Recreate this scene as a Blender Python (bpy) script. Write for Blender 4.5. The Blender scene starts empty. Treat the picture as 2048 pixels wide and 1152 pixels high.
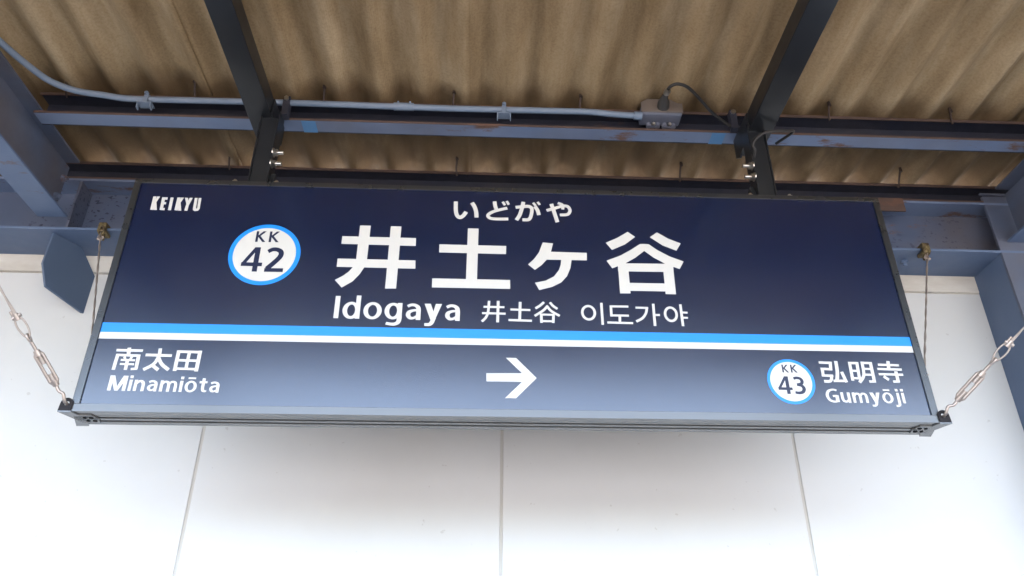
import bpy, math, random
import numpy as np
from mathutils import Matrix, Vector
random.seed(7)
rng = np.random.default_rng(7)
SC = bpy.context.scene
COL = SC.collection

# ------------------------------------------------------------------ camera
FPX = 1552.8075                      # focal length in photograph pixels (2048 wide)
YAW, PIT, ROL = [math.radians(v) for v in (2.1252, 28.8235, 0.2786)]
CAM = np.array([-0.0735, -1.6993, 1.6493])
Fw = np.array([math.sin(YAW)*math.cos(PIT), math.cos(YAW)*math.cos(PIT), math.sin(PIT)])
Rt = np.array([math.cos(YAW), -math.sin(YAW), 0.0])
Up = np.cross(Rt, Fw)
Rt, Up = math.cos(ROL)*Rt + math.sin(ROL)*Up, -math.sin(ROL)*Rt + math.cos(ROL)*Up
cam = bpy.data.cameras.new('camera')
cam.sensor_width = 36.0
cam.lens = FPX/2048*36
cam.clip_start = 0.05
cam.clip_end = 2000
co = bpy.data.objects.new('camera', cam)
co.matrix_world = Matrix([[Rt[i], Up[i], -Fw[i], CAM[i]] for i in range(3)] + [[0, 0, 0, 1]])
COL.objects.link(co)
SC.camera = co

# ------------------------------------------------------------------ sky, sun, exposure
SUN_EL, SUN_AZ = math.radians(50), math.radians(25)      # azimuth clockwise from +Y
w = bpy.data.worlds.new('World')
SC.world = w
w.use_nodes = True
nt = w.node_tree
sky = nt.nodes.new('ShaderNodeTexSky')
sky.sky_type = 'NISHITA'
sky.sun_disc = False
sky.sun_elevation = SUN_EL
sky.sun_rotation = SUN_AZ
sky.air_density = 1.0
sky.dust_density = 6.0
sky.ozone_density = 1.0
hs = nt.nodes.new('ShaderNodeHueSaturation')
hs.inputs['Saturation'].default_value = 0.85
nt.links.new(sky.outputs[0], hs.inputs['Color'])
bg = nt.nodes['Background']
bg.inputs['Strength'].default_value = 0.15
nt.links.new(hs.outputs[0], bg.inputs['Color'])
sl = bpy.data.lights.new('sun', 'SUN')
sl.energy = 1.2
sl.angle = math.radians(12)
sl.color = (1.0, 0.95, 0.88)
so = bpy.data.objects.new('sun', sl)
sdir = Vector((math.sin(SUN_AZ)*math.cos(SUN_EL), math.cos(SUN_AZ)*math.cos(SUN_EL), math.sin(SUN_EL)))
so.rotation_euler = sdir.to_track_quat('Z', 'Y').to_euler()
so.location = (0, -6, 12)
COL.objects.link(so)
SC.view_settings.view_transform = 'Standard'
SC.view_settings.look = 'None'
SC.view_settings.gamma = 1.0
SC.view_settings.exposure = 4.32

# ------------------------------------------------------------------ pixel -> place
def ray(px, py):
    return Fw + Rt*(px-1024)/FPX + Up*(576-py)/FPX
def on(ax, v, px, py):
    d = ray(px, py)
    return CAM + d*((v-CAM[ax])/d[ax])
SIGN_O = np.array([0.0, 0.0, 2.25])
def _srot(P):
    a, b, c = [math.radians(v) for v in (0.504, 0.0953, -0.4141)]   # the sign hangs a touch askew
    x, y, z = P
    x, z = x*math.cos(c)+z*math.sin(c), -x*math.sin(c)+z*math.cos(c)
    y, z = y*math.cos(b)+z*math.sin(b), -y*math.sin(b)+z*math.cos(b)
    x, y = x*math.cos(a)-y*math.sin(a), x*math.sin(a)+y*math.cos(a)
    return (x, y, z)
SR = np.array([_srot(e) for e in np.eye(3)]).T
def loc(px, py, yy=0.0):             # photograph pixel -> (x, z) on the sign's face
    d = SR.T@ray(px, py)
    c0 = SR.T@(CAM-SIGN_O)
    p = c0 + d*((yy-c0[1])/d[1])
    return (p[0], p[2])
def locz(px, py, zz):
    d = SR.T@ray(px, py)
    c0 = SR.T@(CAM-SIGN_O)
    return c0 + d*((zz-c0[2])/d[2])
def sw(p):                           # sign local -> world
    return SIGN_O + SR@np.asarray(p, float)

# ------------------------------------------------------------------ materials
def _n(t, kind, **kw):
    n = t.nodes.new(kind)
    for k, v in kw.items():
        setattr(n, k, v)
    return n
def ramp(t, src, stops):
    r = _n(t, 'ShaderNodeValToRGB')
    e = r.color_ramp.elements
    while len(e) < len(stops):
        e.new(0.5)
    for i, (p, c) in enumerate(stops):
        e[i].position = p
        e[i].color = c if len(c) == 4 else (*c, 1)
    t.links.new(src, r.inputs[0])
    return r.outputs[0]
def noise(t, vec, scale, detail=4, rough=0.55, sc=None):
    if sc:
        m = _n(t, 'ShaderNodeMapping')
        m.inputs['Scale'].default_value = sc
        t.links.new(vec, m.inputs[0])
        vec = m.outputs[0]
    n = _n(t, 'ShaderNodeTexNoise')
    n.inputs['Scale'].default_value = scale
    n.inputs['Detail'].default_value = detail
    n.inputs['Roughness'].default_value = rough
    t.links.new(vec, n.inputs['Vector'])
    return n.outputs['Fac']
def mix(t, fac, a, b, mode='MIX'):
    m = _n(t, 'ShaderNodeMix', data_type='RGBA', blend_type=mode)
    for s, v in ((m.inputs[0], fac), (m.inputs[6], a), (m.inputs[7], b)):
        if hasattr(v, 'links'):
            t.links.new(v, s)
        elif isinstance(v, (int, float)):
            s.default_value = v
        else:
            s.default_value = (*v, 1) if len(v) == 3 else v
    return m.outputs[2]
def base_mat(name, color, rough=0.5, metal=0.0, spec=0.5):
    m = bpy.data.materials.new(name)
    m.use_nodes = True
    t = m.node_tree
    b = t.nodes['Principled BSDF']
    b.inputs['Base Color'].default_value = (*color, 1)
    b.inputs['Roughness'].default_value = rough
    b.inputs['Metallic'].default_value = metal
    b.inputs['Specular IOR Level'].default_value = spec
    g = _n(t, 'ShaderNodeNewGeometry')
    return m, t, b, g.outputs['Position']
def bump(t, b, h, strength, dist):
    n = _n(t, 'ShaderNodeBump')
    n.inputs['Strength'].default_value = strength
    n.inputs['Distance'].default_value = dist
    t.links.new(h, n.inputs['Height'])
    t.links.new(n.outputs[0], b.inputs['Normal'])
def worn_paint(name, c1, c2, rust=(0.125, 0.066, 0.045), rust_at=0.62, dust=0.0, speck=0.0, rough=0.55):
    m, t, b, P = base_mat(name, c1, rough)
    col = mix(t, ramp(t, noise(t, P, 5.0, 5), [(0.35, (0, 0, 0)), (0.7, (1, 1, 1))]), c1, c2)
    if dust:
        col = mix(t, ramp(t, noise(t, P, 2.3, 4), [(0.40, (0, 0, 0)), (0.62, (dust, dust, dust))]), col, (0.105, 0.088, 0.085))
    if speck:
        s = ramp(t, noise(t, P, 75, 2, 0.5, (0.75, 1, 1.25)), [(0.60, (0, 0, 0)), (0.66, (1, 1, 1))])
        s2 = ramp(t, noise(t, P, 3.1, 2), [(0.42, (0, 0, 0)), (0.56, (speck, speck, speck))])
        mm = _n(t, 'ShaderNodeMath', operation='MULTIPLY')
        t.links.new(s, mm.inputs[0])
        t.links.new(s2, mm.inputs[1])
        col = mix(t, mm.outputs[0], col, (0.025, 0.03, 0.06))
    r = ramp(t, noise(t, P, 9.0, 8, 0.68, (0.45, 1.0, 1.0)), [(rust_at, (0, 0, 0)), (rust_at+0.06, (1, 1, 1))])
    col = mix(t, r, col, rust)
    t.links.new(col, b.inputs['Base Color'])
    t.links.new(ramp(t, noise(t, P, 20, 3), [(0.3, (rough-.08,)*3), (0.7, (rough+.12,)*3)]), b.inputs['Roughness'])
    bump(t, b, noise(t, P, 130, 4), 0.25, 0.0015)
    return m

M = {}
M['blue'] = worn_paint('blue_steel_paint', (0.088, 0.130, 0.215), (0.112, 0.155, 0.245), rust_at=0.655)
M['blue_gusset'] = worn_paint('dull_blue_steel_paint', (0.070, 0.104, 0.168), (0.086, 0.122, 0.19), rust_at=0.66)
M['blue_beam'] = worn_paint('speckled_blue_steel_paint', (0.070, 0.092, 0.150), (0.090, 0.105, 0.155), rust_at=0.645, dust=0.85, speck=1.0)
M['blue_rust'] = worn_paint('rusting_blue_steel_paint', (0.130, 0.178, 0.285), (0.165, 0.210, 0.31), rust_at=0.56, dust=0.45)
M['blue_rafter'] = worn_paint('rafter_blue_steel_paint', (0.080, 0.108, 0.172), (0.105, 0.122, 0.170), rust_at=0.62, dust=0.7)
M['rust_edge'] = worn_paint('rusty_brown_steel', (0.075, 0.046, 0.036), (0.105, 0.065, 0.052), rust_at=0.55)
M['dark_steel'] = worn_paint('near_black_steel', (0.020, 0.022, 0.036), (0.030, 0.028, 0.036), rust=(0.06, 0.035, 0.028), rust_at=0.64)  # darker colour than the other steel, for purlin webs, upper flanges and clips
M['lid'] = worn_paint('dusty_brown_lid', (0.135, 0.105, 0.085), (0.16, 0.135, 0.115), rust_at=0.68)
M['conduit'] = worn_paint('pale_blue_conduit_paint', (0.155, 0.20, 0.265), (0.20, 0.24, 0.30), rust_at=0.74, rough=0.45)
M['boxpaint'] = worn_paint('dusty_box_paint', (0.135, 0.15, 0.20), (0.16, 0.165, 0.20), rust=(0.15, 0.10, 0.075), rust_at=0.66, dust=0.3)
M['patch'] = base_mat('bright_blue_touch_up_paint', (0.085, 0.215, 0.40), 0.45)[0]
m, t, b, P = base_mat('black_satin_paint', (0.012, 0.013, 0.015), 0.32)
t.links.new(ramp(t, noise(t, P, 8, 4), [(0.3, (0.28,)*3), (0.7, (0.42,)*3)]), b.inputs['Roughness'])
M['black'] = m
m, t, b, P = base_mat('dark_anodised_frame', (0.012, 0.012, 0.0125), 0.30, spec=1.0)
t.links.new(ramp(t, noise(t, P, 14, 4), [(0.3, (0.25,)*3), (0.7, (0.32,)*3)]), b.inputs['Roughness'])
b.inputs['IOR'].default_value = 1.52
M['frame'] = m
M['strip'] = base_mat('grey_anodised_extrusion', (0.085, 0.085, 0.083), 0.24, spec=0.8)[0]
M['matte_black'] = base_mat('matte_black_paint', (0.014, 0.012, 0.014), 0.65, spec=0.25)[0]
M['groove'] = base_mat('black_groove', (0.004, 0.004, 0.004), 0.8, spec=0.1)[0]
M['rubber'] = base_mat('black_rubber', (0.018, 0.016, 0.015), 0.6)[0]
M['plug'] = base_mat('grey_plug_rubber', (0.05, 0.045, 0.04), 0.65)[0]
M['zinc'] = base_mat('zinc_bolt', (0.62, 0.58, 0.52), 0.28, 1.0)[0]
M['steelwire'] = base_mat('stainless_wire', (0.40, 0.34, 0.30), 0.42, 0.45)[0]
M['turnbuckle'] = base_mat('stainless_turnbuckle', (0.43, 0.36, 0.315), 0.40, 0.7)[0]
m, t, b, P = base_mat('brassy_clamp', (0.20, 0.155, 0.07), 0.5, 0.6)
t.links.new(mix(t, ramp(t, noise(t, P, 60, 4), [(0.4, (0, 0, 0)), (0.65, (1, 1, 1))]), (0.22, 0.17, 0.08), (0.06, 0.04, 0.03)), b.inputs['Base Color'])
M['brass'] = m
m, t, b, P = base_mat('rusted_bolt', (0.05, 0.03, 0.022), 0.7)
M['hook'] = m
# navy face: satin film, light handling marks
m, t, b, P = base_mat('navy_film', (0.0055, 0.0105, 0.044), 0.30, spec=1.0)
t.links.new(ramp(t, noise(t, P, 6, 5, 0.6), [(0.3, (0.215,)*3), (0.72, (0.24,)*3)]), b.inputs['Roughness'])
smu = ramp(t, noise(t, P, 3.2, 6, 0.65, (1.0, 1.0, 1.6)), [(0.56, (0, 0, 0)), (0.74, (0.16,)*3)])
t.links.new(mix(t, smu, (0.0007, 0.0052, 0.029), (0.016, 0.025, 0.052)), b.inputs['Base Color'])
b.inputs['IOR'].default_value = 1.50
M['navy'] = m
M['white'] = base_mat('white_film', (0.565, 0.545, 0.505), 0.36)[0]
M['sky_blue'] = base_mat('sky_blue_film', (0.008, 0.225, 0.70), 0.36)[0]
M['ink'] = base_mat('navy_ink', (0.006, 0.010, 0.040), 0.34)[0]
# corrugated roof sheet
m, t, b, P = base_mat('brown_corrugated_sheet', (0.3, 0.22, 0.13), 0.85, spec=0.2)
st = noise(t, P, 3.0, 6, 0.6, (4.2, 0.7, 1.0))
col = ramp(t, st, [(0.28, (0.225, 0.155, 0.082)), (0.50, (0.365, 0.268, 0.155)), (0.74, (0.50, 0.395, 0.255))])
bl = ramp(t, noise(t, P, 1.6, 4), [(0.35, (0.80, 0.76, 0.70)), (0.65, (1.08, 1.05, 1.02))])
col = mix(t, 1.0, col, bl, 'MULTIPLY')
spk = ramp(t, noise(t, P, 150, 3), [(0.40, (1.04, 1.03, 1.02)), (0.70, (0.86, 0.84, 0.81))])
col = mix(t, 1.0, col, spk, 'MULTIPLY')
# damp stains creeping back from where the sheets rest on the purlin
sx = _n(t, 'ShaderNodeSeparateXYZ')
t.links.new(P, sx.inputs[0])
rise = _n(t, 'ShaderNodeMapRange')
rise.inputs['From Min'].default_value = -0.14
rise.inputs['From Max'].default_value = 0.13
t.links.new(sx.outputs[1], rise.inputs[0])
nz = noise(t, P, 7.5, 4, 0.55, (1.0, 0.55, 1.0))
ad = _n(t, 'ShaderNodeMath', operation='ADD')
t.links.new(rise.outputs[0], ad.inputs[0])
t.links.new(nz, ad.inputs[1])
mr = _n(t, 'ShaderNodeMapRange')
mr.inputs['From Min'].default_value = 1.10
mr.inputs['From Max'].default_value = 1.50
mr.inputs['To Max'].default_value = 0.75
t.links.new(ad.outputs[0], mr.inputs[0])
col = mix(t, mr.outputs[0], col, (0.125, 0.075, 0.036))
t.links.new(col, b.inputs['Base Color'])
mp = _n(t, 'ShaderNodeMapping')
mp.inputs['Scale'].default_value = (1, 1, 0)
t.links.new(P, mp.inputs[0])
vo = _n(t, 'ShaderNodeTexVoronoi', feature='F1')
vo.inputs['Scale'].default_value = 190
vo.inputs['Randomness'].default_value = 0.25
t.links.new(mp.outputs[0], vo.inputs['Vector'])
bump(t, b, vo.outputs['Distance'], 0.30, 0.0025)
M['roof'] = m
# wall
m, t, b, P = base_mat('white_wall_panel', (0.74, 0.73, 0.70), 0.45)
sm = ramp(t, noise(t, P, 1.8, 6, 0.6), [(0.45, (0, 0, 0)), (0.8, (0.35,)*3)])
col = mix(t, sm, (0.59, 0.59, 0.58), (0.50, 0.48, 0.445))
sp = ramp(t, noise(t, P, 38, 2), [(0.735, (0, 0, 0)), (0.76, (0.35,)*3)])
col = mix(t, sp, col, (0.35, 0.32, 0.29))
t.links.new(col, b.inputs['Base Color'])
bump(t, b, noise(t, P, 2.5, 3), 0.12, 0.01)
M['wall'] = m
m, t, b, P = base_mat('cream_trim', (0.60, 0.56, 0.49), 0.6)
t.links.new(mix(t, ramp(t, noise(t, P, 4, 6, 0.65, (0.6, 1, 2)), [(0.4, (0, 0, 0)), (0.75, (1, 1, 1))]), (0.62, 0.59, 0.53), (0.42, 0.36, 0.29)), b.inputs['Base Color'])
M['trim'] = m
M['sealant'] = base_mat('grey_sealant', (0.50, 0.48, 0.44), 0.7)[0]
m, t, b, P = base_mat('platform_paving', (0.42, 0.41, 0.39), 0.85)
t.links.new(mix(t, noise(t, P, 2.0, 6), (0.10, 0.098, 0.094), (0.075, 0.072, 0.068)), b.inputs['Base Color'])
M['paving'] = m
m, t, b, P = base_mat('pale_ballast', (0.33, 0.32, 0.30), 0.9)
t.links.new(mix(t, noise(t, P, 6.0, 6), (0.15, 0.145, 0.14), (0.105, 0.10, 0.095)), b.inputs['Base Color'])
M['ballast'] = m
m, t, b, P = base_mat('pale_concrete', (0.42, 0.41, 0.38), 0.9)
t.links.new(mix(t, noise(t, P, 1.5, 6), (0.27, 0.26, 0.245), (0.21, 0.20, 0.19)), b.inputs['Base Color'])
M['concrete'] = m

# ------------------------------------------------------------------ mesh helpers
class MB:
    def __init__(self):
        self.v, self.f, self.s = [], [], []
    def add(self, vs, fs, smooth=False):
        o = len(self.v)
        self.v += [tuple(map(float, p)) for p in vs]
        self.f += [tuple(i+o for i in f) for f in fs]
        self.s += [smooth]*len(fs)
        return self
    def box(self, x0, x1, y0, y1, z0, z1):
        vs = [(x, y, z) for x in (x0, x1) for y in (y0, y1) for z in (z0, z1)]
        return self.add(vs, [(0, 1, 3, 2), (4, 6, 7, 5), (0, 4, 5, 1), (2, 3, 7, 6), (0, 2, 6, 4), (1, 5, 7, 3)])
    def prism(self, poly, d):        # poly: 3D points in one plane, d: extrusion vector
        n = len(poly)
        a = [np.asarray(p, float) for p in poly]
        bb = [p+np.asarray(d, float) for p in a]
        fs = [tuple(range(n))[::-1], tuple(range(n, 2*n))]
        fs += [(i, (i+1) % n, n+(i+1) % n, n+i) for i in range(n)]
        return self.add(a+bb, fs)
    def tube(self, pts, r, n=10, cap=True, closed=False):
        pts = [np.asarray(p, float) for p in pts]
        rs = r if hasattr(r, '__len__') else [r]*len(pts)
        N = len(pts)
        vs, fs = [], []
        prev = None
        for i, p in enumerate(pts):
            if closed:
                d = pts[(i+1) % N]-pts[i-1]
            else:
                d = pts[min(i+1, N-1)]-pts[max(i-1, 0)]
            d = d/(np.linalg.norm(d)+1e-12)
            if prev is None:
                a = np.cross(d, (0, 0, 1) if abs(d[2]) < 0.9 else (1, 0, 0))
            else:
                a = prev-d*(prev@d)
            a /= np.linalg.norm(a)
            prev = a
            bq = np.cross(d, a)
            for k in range(n):
                th = 2*math.pi*k/n
                vs.append(p+rs[i]*(math.cos(th)*a+math.sin(th)*bq))
        for i in range(N if closed else N-1):
            j = (i+1) % N
            for k in range(n):
                fs.append((i*n+k, i*n+(k+1) % n, j*n+(k+1) % n, j*n+k))
        self.add(vs, fs, True)
        if cap and not closed:
            self.add(vs[:n], [tuple(range(n))[::-1]])
            self.add(vs[-n:], [tuple(range(n))])
        return self
    def build(self, name, mat, parent=None, bevel=0.0):
        me = bpy.data.meshes.new(name)
        off = np.array(parent['_o']) if parent is not None and '_o' in parent else np.zeros(3)
        if parent is None or parent.type == 'EMPTY' or '_o' in parent:
            vv = [tuple(np.array(p)-off) for p in self.v]
        me.from_pydata(vv, [], self.f)
        me.polygons.foreach_set('use_smooth', self.s)
        me.materials.append(M[mat] if isinstance(mat, str) else mat)
        me.validate()
        me.update()
        o = bpy.data.objects.new(name, me)
        COL.objects.link(o)
        if parent is not None:
            o.parent = parent
            if '_o' in parent:
                o['_o'] = list(parent['_o'])
        if bevel:
            bv = o.modifiers.new('bevel', 'BEVEL')
            bv.width = bevel
            bv.segments = 2
            bv.limit_method = 'ANGLE'
            bv.angle_limit = math.radians(40)
        return o
# note: a part's mesh is written in world metres and re-based on its thing's origin ('_o');
# sub-parts hang under parts that sit at their thing's origin, so the same offset serves them.
def thing(name, label, cat, o=(0, 0, 0), group=None, kind=None):
    e = bpy.data.objects.new(name, None)
    e.empty_display_size = 0.1
    e.location = o
    e['_o'] = list(map(float, o))
    e['label'] = label
    e['category'] = cat
    if group:
        e['group'] = group
    if kind:
        e['kind'] = kind
    COL.objects.link(e)
    return e
def tag(o, label, cat, group=None):
    o['label'] = label
    o['category'] = cat
    if group:
        o['group'] = group
    return o
def smooth_path(pts, k=8, closed=False):
    P_ = [np.asarray(p, float) for p in pts]
    n = len(P_)
    out = []
    for i in range(n if closed else n-1):
        p0 = P_[i-1] if (i > 0 or closed) else 2*P_[0]-P_[1]
        p1, p2 = P_[i], P_[(i+1) % n]
        p3 = P_[(i+2) % n] if (i+2 < n or closed) else 2*P_[-1]-P_[-2]
        for j in range(k):
            u = j/k
            out.append(0.5*((2*p1)+(-p0+p2)*u+(2*p0-5*p1+4*p2-p3)*u*u+(-p0+3*p1-3*p2+p3)*u**3))
    if not closed:
        out.append(P_[-1])
    return out
def hexbolt(mb, p, axis, r, h, stud=0.0, stud_r=None):
    p = np.asarray(p, float)
    a = np.asarray(axis, float)
    a /= np.linalg.norm(a)
    q = np.cross(a, (0.3, 0.5, 0.81))
    q /= np.linalg.norm(q)
    s = np.cross(a, q)
    mb.prism([p+r*(math.cos(k*math.pi/3)*q+math.sin(k*math.pi/3)*s) for k in range(6)], a*h)
    if stud:
        mb.tube([p, p+a*(h+stud)], stud_r or r*0.55, 8)
    return mb

# ------------------------------------------------------------------ levels
Z_ROOF = 3.2833                     # trough bottoms of the corrugated roof
WALL_Y = 0.615
BEAM_Y0, BEAM_Y1 = 0.446, 0.611     # flanges of the beam along the wall
BEAM_Z0, BEAM_Z1 = 3.0083, 3.2105

# ------------------------------------------------------------------ platform (out of frame, but what the light bounces off)
g = MB().box(-60, 60, -3.4, WALL_Y+3, -1.1, 0.0).build('platform', 'paving')
g['kind'] = 'structure'
g = MB().box(-300, 300, WALL_Y+3.01, 300, -1.3, -1.1).build('ground', 'concrete')
g['kind'] = 'structure'
g = MB().box(-300, 300, -300, -3.41, -1.3, -1.1).build('track_bed', 'ballast')
g['kind'] = 'structure'

# ------------------------------------------------------------------ wall
JX = [-0.0160+0.9085*i for i in range(-9, 10)]
wall = thing('panelled_wall', 'white panelled wall behind the hanging sign, joined by narrow vertical strips', 'wall', (0, WALL_Y, 0))
for i in range(len(JX)-1):
    MB().box(JX[i]+0.0045, JX[i+1]-0.0045, WALL_Y, WALL_Y+0.04, 0, 2.940).build('panel', 'wall', wall, 0.0012)
for x in JX[1:-1]:
    MB().box(x-0.0043, x+0.0043, WALL_Y+0.0025, WALL_Y+0.03, 0, 2.9395).build('joint_strip', 'sealant', wall)
tx = [JX[0], -4.2, -2.4, -0.6, 1.25, 3.05, 4.85, JX[-1]]
for a_, b_ in zip(tx[:-1], tx[1:]):
    MB().box(a_+0.001, b_-0.001, WALL_Y-0.004, WALL_Y+0.04, 2.9455, 3.10).build('top_trim', 'trim', wall, 0.0015)

# ------------------------------------------------------------------ roof of corrugated sheets
PITCH, AMP, TH = 0.130, 0.037, 0.0065
Y_END, Y_EAVE = 0.525, -2.35
roof = thing('corrugated_roof', 'brown corrugated sheet roof over the sign, carried on blue steel purlins', 'roof', (0, 0, Z_ROOF))
seam_x = on(2, Z_ROOF+0.01, 916.4, 60)[0]
COVER = PITCH*6
ys = np.concatenate([np.linspace(Y_EAVE, -0.5, 16), np.linspace(-0.4, Y_END, 14)])
for k in range(-11, 11):
    xa = seam_x + k*COVER - 0.018
    xb = xa + COVER + 0.047
    nx = 78 if -4 <= k < 4 else 48
    xs = np.linspace(xa, xb, nx+1)
    mb = MB()
    vs, fs = [], []
    jit = random.uniform(-0.0015, 0.0015)
    for layer in (0, 1):
        for y in ys:
            for x in xs:
                wv = 0.5-0.5*math.cos(2*math.pi*(x-seam_x-0.02)/PITCH)
                # a lap lifts the left margin of each sheet onto its neighbour
                lift = 0.0125*max(0.0, 1-(x-xa)/0.11)
                dy = 0.004*math.sin(y*1.3+k*2.1)
                vs.append((x, y, Z_ROOF+0.001+AMP*wv+lift+jit+abs(dy)+layer*TH))
    R_ = nx+1
    L_ = len(ys)*R_
    for j in range(len(ys)-1):
        for i in range(nx):
            a0 = j*R_+i
            fs.append((a0, a0+R_, a0+R_+1, a0+1))
            fs.append((L_+a0, L_+a0+1, L_+a0+R_+1, L_+a0+R_))
    for j in range(len(ys)-1):
        for i in (0, nx):
            a0 = j*R_+i
            fs.append((a0, a0+R_, L_+a0+R_, L_+a0))
    for i in range(nx):
        for j in (0, len(ys)-1):
            a0 = j*R_+i
            fs.append((a0, a0+1, L_+a0+1, L_+a0))
    mb.add(vs, fs, True)
    mb.build('roof_sheet', 'roof', roof)
def hook_bolt(px, py, foot_y, foot_z):
    top = on(2, Z_ROOF+0.012, px, py)
    top[2] += 0.02
    ft = np.array([top[0], foot_y, foot_z])
    mid = np.array([top[0]-0.002, top[1]*0.4+foot_y*0.6, Z_ROOF-0.004])
    mb = MB().tube(smooth_path([top, mid, ft], 6), 0.0034, 8)
    mb.tube([top+(0, 0, -0.012), top+(0, 0, 0.004)], [0.0058, 0.0045], 10)
    mb.build('hook_bolt', 'hook', roof)
for px, py in ((130, 163), (388, 168), (648, 180), (908, 190), (1162, 198), (1660, 216), (1903, 228)):
    hook_bolt(px, py, 0.112, 3.262)
for px, py in ((458, 312), (914, 322), (1363, 335), (1803, 347)):
    hook_bolt(px, py, 0.444, 3.262)

# ------------------------------------------------------------------ purlins (lipless channels opening to the platform)
X_RL, X_RR = -1.380, 1.690
def purlin(name, y0, x0, x1, label, mats, depth=0.057, group=None, z0=3.2043):
    pt = thing(name, label, 'purlin', ((x0+x1)/2, y0, z0), group)
    MB().box(x0, x1, y0+0.0035, y0+depth-0.0042, z0, z0+0.004).build('lower_flange', mats[0], pt, 0.001)
    MB().box(x0, x1, y0, y0+0.0034, z0, z0+0.007).build('flange_lip', mats[1], pt, 0.0008)
    MB().box(x0, x1, y0+depth-0.004, y0+depth, z0, Z_ROOF-0.0002).build('web', 'dark_steel', pt, 0.001)  # web and upper flange coloured darker than the lower flange
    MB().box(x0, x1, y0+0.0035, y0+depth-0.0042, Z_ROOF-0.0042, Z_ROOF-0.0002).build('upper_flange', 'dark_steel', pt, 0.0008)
    MB().box(x0, x1, y0, y0+0.0034, Z_ROOF-0.0105, Z_ROOF-0.0002).build('flange_lip', mats[1], pt, 0.0008)
    return pt
p1 = purlin('roof_purlin', 0.1135, -1.425, 1.72, 'pale blue channel purlin with rusty lip and the conduit clipped along it', ('blue_rust', 'rust_edge'))
for px in (622, 1440):
    xx = on(2, 3.2043, px, 262)[0]
    MB().box(xx-0.021, xx+0.021, 0.1172, 0.168, 3.2028, 3.2038).build('paint_patch', 'patch', p1)
purlin('roof_purlin', 0.4480, -8.1, 8.1, 'dark rusty channel purlin resting on the beam along the wall', ('rust_edge', 'rust_edge'), z0=3.2125)
purlin('roof_purlin', 0.1135, 1.775, 8.1, 'blue channel purlin continuing past the rafter at the steel column', ('blue_rust', 'rust_edge'))
purlin('roof_purlin', 0.1135, -8.1, -1.527, 'blue channel purlin continuing past the rafter near the gusset plate', ('blue_rust', 'rust_edge'))
for y in (-0.95,):
    purlin('roof_purlin', y, -8.1, 8.1, 'blue channel purlin under the roof towards the platform edge', ('blue', 'rust_edge'))

# ------------------------------------------------------------------ beam along the wall (H section)
bm = thing('wall_beam', 'speckled blue steel beam running along the top of the white wall', 'beam', (0, 0.53, BEAM_Z0))
MB().box(-8.1, 8.1, BEAM_Y0, BEAM_Y1, BEAM_Z0, BEAM_Z0+0.009).build('bottom_flange', 'blue', bm, 0.0012)
MB().box(-8.1, 8.1, BEAM_Y0, BEAM_Y1, BEAM_Z1-0.009, BEAM_Z1).build('top_flange', 'blue_rust', bm, 0.0012)
MB().box(-8.1, 8.1, 0.525, 0.532, BEAM_Z0+0.0095, BEAM_Z1-0.0095).build('web', 'blue_beam', bm)
for x in (-1.430,):
    MB().box(x-0.004, x+0.004, BEAM_Y0+0.004, 0.5245, BEAM_Z0+0.0098, BEAM_Z1-0.0098).build('stiffener', 'blue_beam', bm)
bb = hexbolt(MB(), (on(2, BEAM_Z0, 1808, 522)), (0, 0, -1), 0.012, 0.009, 0.012)
bb.build('bolt', 'blue', bm)
xq = on(1, 0.45, 1775, 405)[0]
MB().box(xq-0.12, xq+0.05, BEAM_Y0-0.008, BEAM_Y0-0.001, BEAM_Z1-0.05, BEAM_Z1+0.004).build('splice_plate', 'rust_edge', bm, 0.001)

# ------------------------------------------------------------------ rafters
def rafter(xa, xb, yend, label):
    z0, z1 = 3.0493, 3.2520
    xm = (xa+xb)/2
    r = thing('roof_rafter', label, 'rafter', (xm, yend, z0), 'steel rafters')
    MB().box(xa, xb, -2.3, yend, z0, z0+0.008).build('bottom_flange', 'blue', r, 0.0012)
    MB().box(xa, xb, -2.3, yend-0.03, z1-0.008, z1).build('top_flange', 'blue_rafter', r, 0.0012)
    MB().box(xm-0.003, xm+0.003, -2.3, yend-0.004, z0+0.0085, z1-0.0085).build('web', 'blue_rafter', r)
    return r
rl = rafter(-1.524, -1.430, 0.4385, 'blue steel rafter meeting the wall beam near the pointed gusset plate')
for px, py in ((125, 357), (110, 392)):
    pb = on(0, -1.474, px, py)
    hexbolt(MB(), pb, (1, 0, 0), 0.013, 0.011, 0.006).build('bolt', 'blue_rust', rl)
rafter(1.672, 1.772, 0.446, 'blue steel rafter meeting the front of the steel column')

# ------------------------------------------------------------------ column against the wall
cl = thing('steel_column', 'tall blue steel column standing against the white wall', 'column', (1.74, 0.53, 0))
MB().box(1.640, 1.850, 0.4475, 0.4575, 0, 3.238).build('front_flange', 'blue_rafter', cl, 0.0015)
MB().box(1.6405, 1.6485, 0.458, 0.6145, 0, 3.0080).build('side_plate', 'blue', cl, 0.0012)
MB().box(1.8415, 1.8495, 0.458, 0.6145, 0, 3.0080).build('side_plate', 'blue', cl, 0.0012)
MB().box(1.630, 1.860, 0.440, 0.4470, 3.2385, 3.2465).build('cap_plate', 'blue_rafter', cl, 0.001)

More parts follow.
